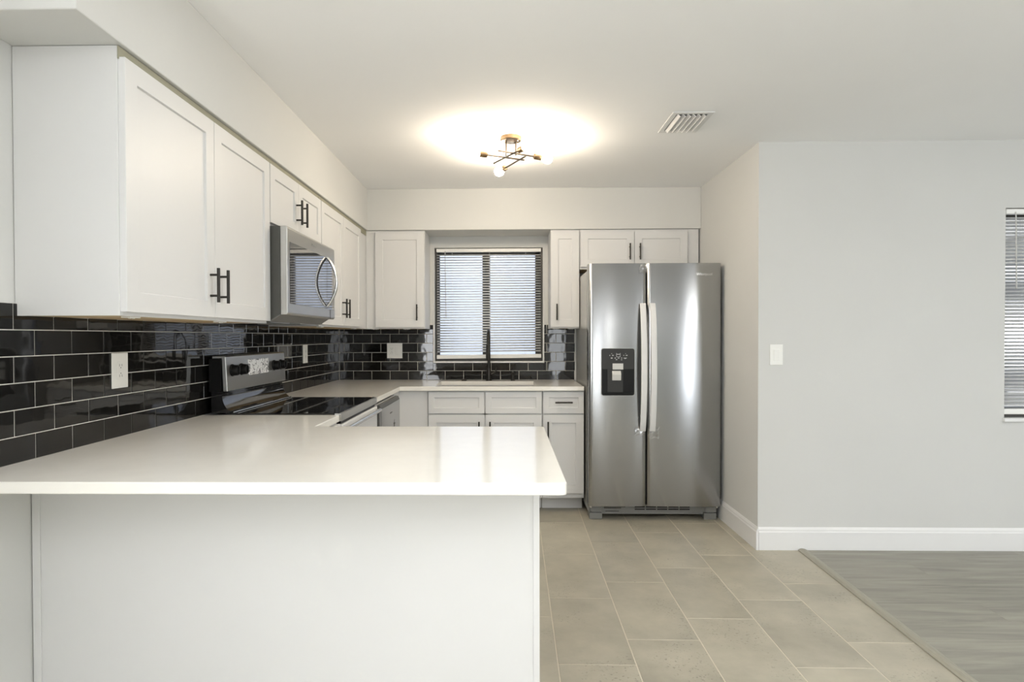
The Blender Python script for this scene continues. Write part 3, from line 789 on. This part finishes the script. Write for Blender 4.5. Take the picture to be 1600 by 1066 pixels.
# dispenser
DX0, DX1, DZa, DZb = .646-F0, .869-F0, .868, 1.188
def rrect(x0, x1, z0, z1, r, n=5):
    p = []
    for cx, cz, a0 in ((x1-r, z1-r, 0), (x0+r, z1-r, 90), (x0+r, z0+r, 180), (x1-r, z0+r, 270)):
        for i in range(n+1): a = R(a0+90*i/n); p.append((cx+r*math.cos(a), cz+r*math.sin(a)))
    return p
dp = MB().prism(rrect(DX0-.004, DX1+.004, DZa-.004, DZb+.004, .016), 'y', -.0015, .003).build('dispenser', MT['grey_side'], t)
MB().prism(rrect(DX0, DX1, DZa, DZb, .014), 'y', -.0040, .0).build('dispenser_bezel', MT['black'], dp)
MB().prism(rrect(DX0+.003, DX1-.003, 1.048, DZb-.003, .010), 'y', -.0060, -.0035).build('control_face', MT['panel_dark'], dp)
mb = MB(); mb.prism([(DX0+.040, DZa+.022), (DX0+.040, 1.046), (DX0+.145, 1.046), (DX0+.145, DZa+.022)], 'y', -.0055, -.0035); mb.build('chute', MT['panel_dark'], dp)
mb = MB(); mb.box(DX0+.074, DX0+.146, -.009, -.006, 1.046, 1.087); mb.build('label_card', MT['paddle'], dp)
mb = MB(); mb.prism([(-.020, .972), (-.024, 1.012), (-.010, 1.036), (-.0055, 1.036), (-.0055, .972)], 'x', DX0+.070, DX0+.130); mb.build('paddle', MT['paddle'], dp, bevel=.004)
mb = MB(); mb.box(DX0+.012, DX1-.012, -.012, -.0035, DZa+.006, DZa+.018); mb.build('drip_tray', MT['black'], dp, bevel=.002)
mb = MB(); cxm = DX0+.113
yy = (-.0066, -.0058)
mb.box(cxm-.014, cxm-.011, *yy, 1.131, 1.158); mb.box(cxm+.011, cxm+.014, *yy, 1.131, 1.158); mb.box(cxm-.012, cxm+.012, *yy, 1.131, 1.134); mb.box(cxm-.010, cxm+.010, *yy, 1.147, 1.152)
for dx, dz, w_, h_ in ((-.058, .142, .005, .006), (-.037, .142, .011, .006), (.037, .142, .005, .006), (.057, .142, .012, .006), (-.045, .124, .012, .008), (-.021, .124, .008, .007),
                       (.002, .124, .011, .006), (.023, .124, .007, .006), (.047, .124, .022, .004), (.047, .120, .010, .004), (-.012, .113, .011, .005), (.022, .112, .009, .004), (-.045, .154, .006, .003), (.050, .154, .004, .003)):
    mb.box(cxm+dx-w_/2, cxm+dx+w_/2, *yy, 1.0+dz-h_/2, 1.0+dz+h_/2)
mb.build('control_icons', MT['icon'], dp)
text_mesh('Whirlpool', .026, .0004, MT['steel_light'], 'logo', dr, (1.345-F0, .0008, 1.695), (R(90), 0, 0))
# base grille and feet
g = MB(); g.box(.012, FW-.012, .075, .097, .030, .098); g.build('base_grille', MT['mid_grey'], t, bevel=.002)
mb = MB()
for k in range(2):
    for q in range(5): mb.box(.33+q*.078, .33+q*.078+.070, .0735, .0755, .060+k*.016, .068+k*.016)
mb.build('grille_slots', MT['black'], t)
mb = MB(); mb.box(.115, .235, .066, .0745, .070, .096); mb.box(.125, .22, .068, .0745, .048, .053); mb.box(.235, .265, .068, .0745, .078, .094)
mb.build('grille_latch', MT['dark_grey'], t, bevel=.002)
for x0, x1 in ((.012, .100), (FW-.100, FW-.012)):
    mb = MB(); mb.box(x0, x1, .052, .16, .0005, .044); mb.box(x0+.012, x1, .056, .14, .050, .088); mb.box(x0+.02, x1-.02, .06, .12, .044, .050)
    mb.build('foot', MT['mid_grey'], t, bevel=.003)
for x in (.018, FW-.018): MB().cyl((x, .03, .088), (x, .03, .1025), .008, 12).build('hinge_pin', MT['steel_light'], t, smooth=True)

# ------------------------------------------------------------------ ceiling light
LX, LY = .024, 3.494
t = thing('ceiling_light', 'bronze sputnik-style ceiling light with four bare lit bulbs', 'ceiling light', (LX, LY, ZC))
mb = MB(); mb.tube([(0, 0, -.001), (0, 0, -.020), (0, 0, -.024)], [.060, .060, .056], 40); mb.build('canopy', MT['brass'], t, smooth=True)
mb = MB()
mb.box(-.022, .016, -.012, .012, -.034, -.023); mb.build('canopy_bracket', MT['steel_light'], t)
for x in (-.040, .038): MB().sphere((x, -.018, -.026), .0045, 10).build('canopy_screw', MT['steel_light'], t)
for x, z in ((-.028, -.108), (.028, -.104)): MB().cyl((x, .011, -.022), (x, .011, z), .0052, 12).build('stem', MT['bronze'], t, smooth=True)
arms = [((-.193, 3.449, 2.315), (.102, 3.577, 2.311)), ((.238, 3.573, 2.317), (-.051, 3.460, 2.331)),
        ((-.048, 3.820, 2.312), (.107, 3.497, 2.309)), ((.114, 3.366, 2.326), (-.078, 3.680, 2.322))]
def basis(d):
    z = d.normalized(); x = z.orthogonal().normalized(); return Matrix((x, z.cross(x), z)).transposed()
for bb, ee in arms:
    b0, e0 = Vector(bb)-Vector((LX, LY, ZC)), Vector(ee)-Vector((LX, LY, ZC)); d = (e0-b0).normalized()
    ar = MB().cyl(b0+d*.085, e0, .0055, 12).build('arm', MT['bronze'], t, smooth=True)
    MB().tube([b0+d*.038, b0+d*.040, b0+d*.084, b0+d*.088], [.0150, .0165, .0165, .012], 18).build('socket', MT['brass'], ar, smooth=True)
    mb = MB(); P = []; rr = []
    for s_, r_ in ((.040, .012), (.032, .014), (.022, .022), (.010, .0285), (0, .030), (-.012, .0285), (-.022, .021), (-.028, .011), (-.030, .002)):
        P.append(b0+d*s_); rr.append(r_)
    mb.tube(P, rr, 20); mb.build('bulb', MT['bulb'], ar, smooth=True)

# ------------------------------------------------------------------ ceiling vent
t = thing('ceiling_vent', 'white louvred air vent set in the ceiling right of the light', 'vent', (.848, 3.120, ZC))
VW, VL = .212, .308
mb = MB(); f = .026
mb.box(0, VW, 0, f, -.006, -.0008); mb.box(0, VW, VL-f, VL, -.006, -.0008); mb.box(0, f, f, VL-f, -.006, -.0008); mb.box(VW-f, VW, f, VL-f, -.006, -.0008)
mb.build('frame', MT['trim'], t, bevel=.0015)
MB().box(f, VW-f, f, VL-f, -.0022, -.0010).build('duct_opening', MT['panel_dark'], t)
for k in range(6):
    x = f+.003+k*.0262
    mb = MB(); mb.prism([(x+.002, -.0025), (x+.005, -.0025), (x+.020, -.015), (x+.017, -.016)], 'y', f+.004, VL-f-.002)
    mb.build('louvre', MT['trim'], t)

# ------------------------------------------------------------------ outlets and switch
def plate_thing(name, label, cat, loc, rz, w_, h_): 
    t = thing(name, label, cat, loc, rz)
    MB().box(-w_/2, w_/2, -.005, 0, -h_/2, h_/2).build('cover_plate', MT['plate'], t, bevel=.002)
    return t
def receptacle(t, x):
    MB().box(x-.017, x+.017, -.0065, -.0045, -.034, .034).build('receptacle', MT['plate'], t, bevel=.001)
    mb = MB()
    for s_ in (1, -1):
        zc_ = .019*s_
        mb.box(x-.0075, x-.0058, -.0069, -.006, zc_-.0045, zc_+.0045); mb.box(x+.0058, x+.0075, -.0069, -.006, zc_-.004, zc_+.004)
        mb.cyl((x, -.006, zc_-.009*s_), (x, -.0069, zc_-.009*s_), .0022, 10)
    mb.build('socket_slots', MT['slot'], t)
t = plate_thing('power_outlet', 'white double power outlet on black tiles nearest the camera', 'outlet', (XL+.0085, 2.149, 1.154), R(90), .089, .126)
receptacle(t, 0); MB().box(-.006, .006, -.0072, -.006, -.005, .005).build('reset_button', MT['plate'], t)
t = plate_thing('power_outlet', 'white power outlet on the left tiled wall just beyond the range', 'outlet', (XL+.0085, 4.149, 1.156), R(90), .089, .126)
receptacle(t, 0)
t = plate_thing('power_outlet', 'wide white plate with socket and rocker on back tiles left of window', 'outlet', (-.933, YB-.0085, 1.158), 0, .127, .127)
receptacle(t, -.024); MB().box(.008, .040, -.0075, -.0045, -.033, .033).build('rocker', MT['plate'], t, bevel=.001)
t = plate_thing('light_switch', 'white rocker light switch on the bare wall right of the refrigerator', 'light switch', (1.595, YC-.0005, 1.161), 0, .076, .122)
MB().box(-.017, .017, -.0068, -.0045, -.034, .034).build('switch_frame', MT['plate'], t, bevel=.001)
mb = MB(); mb.prism([(-.0062, -.031), (-.0105, .031), (-.005, .031), (-.005, -.031)], 'x', -.015, .015); mb.build('rocker', MT['plate'], t, bevel=.001)

# ------------------------------------------------------------------ added fill lights out of view: ceiling discs and uplights that brighten the kitchen
MT['disc_dim'] = mat('fill_disc_glow_dim', (1, 1, 1), .3, emit=(1.0, .99, .97), estr=10.5)
MT['disc'] = mat('fill_disc_glow', (1, 1, 1), .3, emit=(1.0, .99, .97), estr=24)
for (x, y, lab) in ((-.15, 1.74, 'added round fill light on the ceiling above the front of the peninsula'), (1.5, -1.5, 'added round fill light on the ceiling in the middle of the dining area'),
                    (2.4, .9, 'added round fill light on the ceiling over the wood-look floor'), (4.4, 1.6, 'added round fill light on the ceiling near the living room window')):
    t = thing('fill_ceiling_disc', lab, 'ceiling light', (x, y, ZC))
    MB().tube([(0, 0, -.001), (0, 0, -.022), (0, 0, -.026)], [.175, .175, .168], 40).build('housing', MT['plate'], t, smooth=True)
    MB().tube([(0, 0, -.0262), (0, 0, -.032), (0, 0, -.036)], [.155, .150, .120], 40).build('diffuser', MT['disc_dim' if y > 1.7 else 'disc'], t, smooth=True)
MT['uplight'] = mat('fill_uplight_glow', (1, 1, 1), .3, emit=(1.0, .99, .985), estr=46)  # added uplights, unseen, that bounce fill light off the ceiling
for (x, y, lab) in ((-.75, -.75, 'added fill uplight on a black pole by the left wall behind the peninsula'), (1.25, -.6, 'added fill uplight on a black pole standing in the open dining area')):
    t = thing('fill_uplight', lab, 'fill light', (x, y, 0))
    MB().tube([(0, 0, .004), (0, 0, .02), (0, 0, .03)], [.14, .14, .05], 32).build('base', MT['black_metal'], t, smooth=True)
    MB().cyl((0, 0, .03), (0, 0, 1.72), .011, 14).build('pole', MT['black_metal'], t, smooth=True)
    MB().tube([(0, 0, 1.72), (0, 0, 1.74), (0, 0, 1.79)], [.03, .09, .17], 36).build('bowl', MT['black_metal'], t, smooth=True)
    MB().tube([(0, 0, 1.7905), (0, 0, 1.795)], .155, 36).build('diffuser', MT['uplight'], t)
groups = {'fill_uplight': 'added fill uplights on black poles', 'wall_cabinet': 'white shaker wall cabinets', 'base_cabinet': 'white shaker base cabinets', 'power_outlet': 'white power outlets on the tiles',
          'window_blind': 'white mini blinds', 'tile_backsplash': 'black tile backsplashes', 'worktop': 'white quartz worktops', 'fill_ceiling_disc': 'added round ceiling fill lights'}
for o in COL.objects:
    if o.parent is None and 'label' in o:
        k = o.name.split('.')[0]
        if k in groups: o['group'] = groups[k]
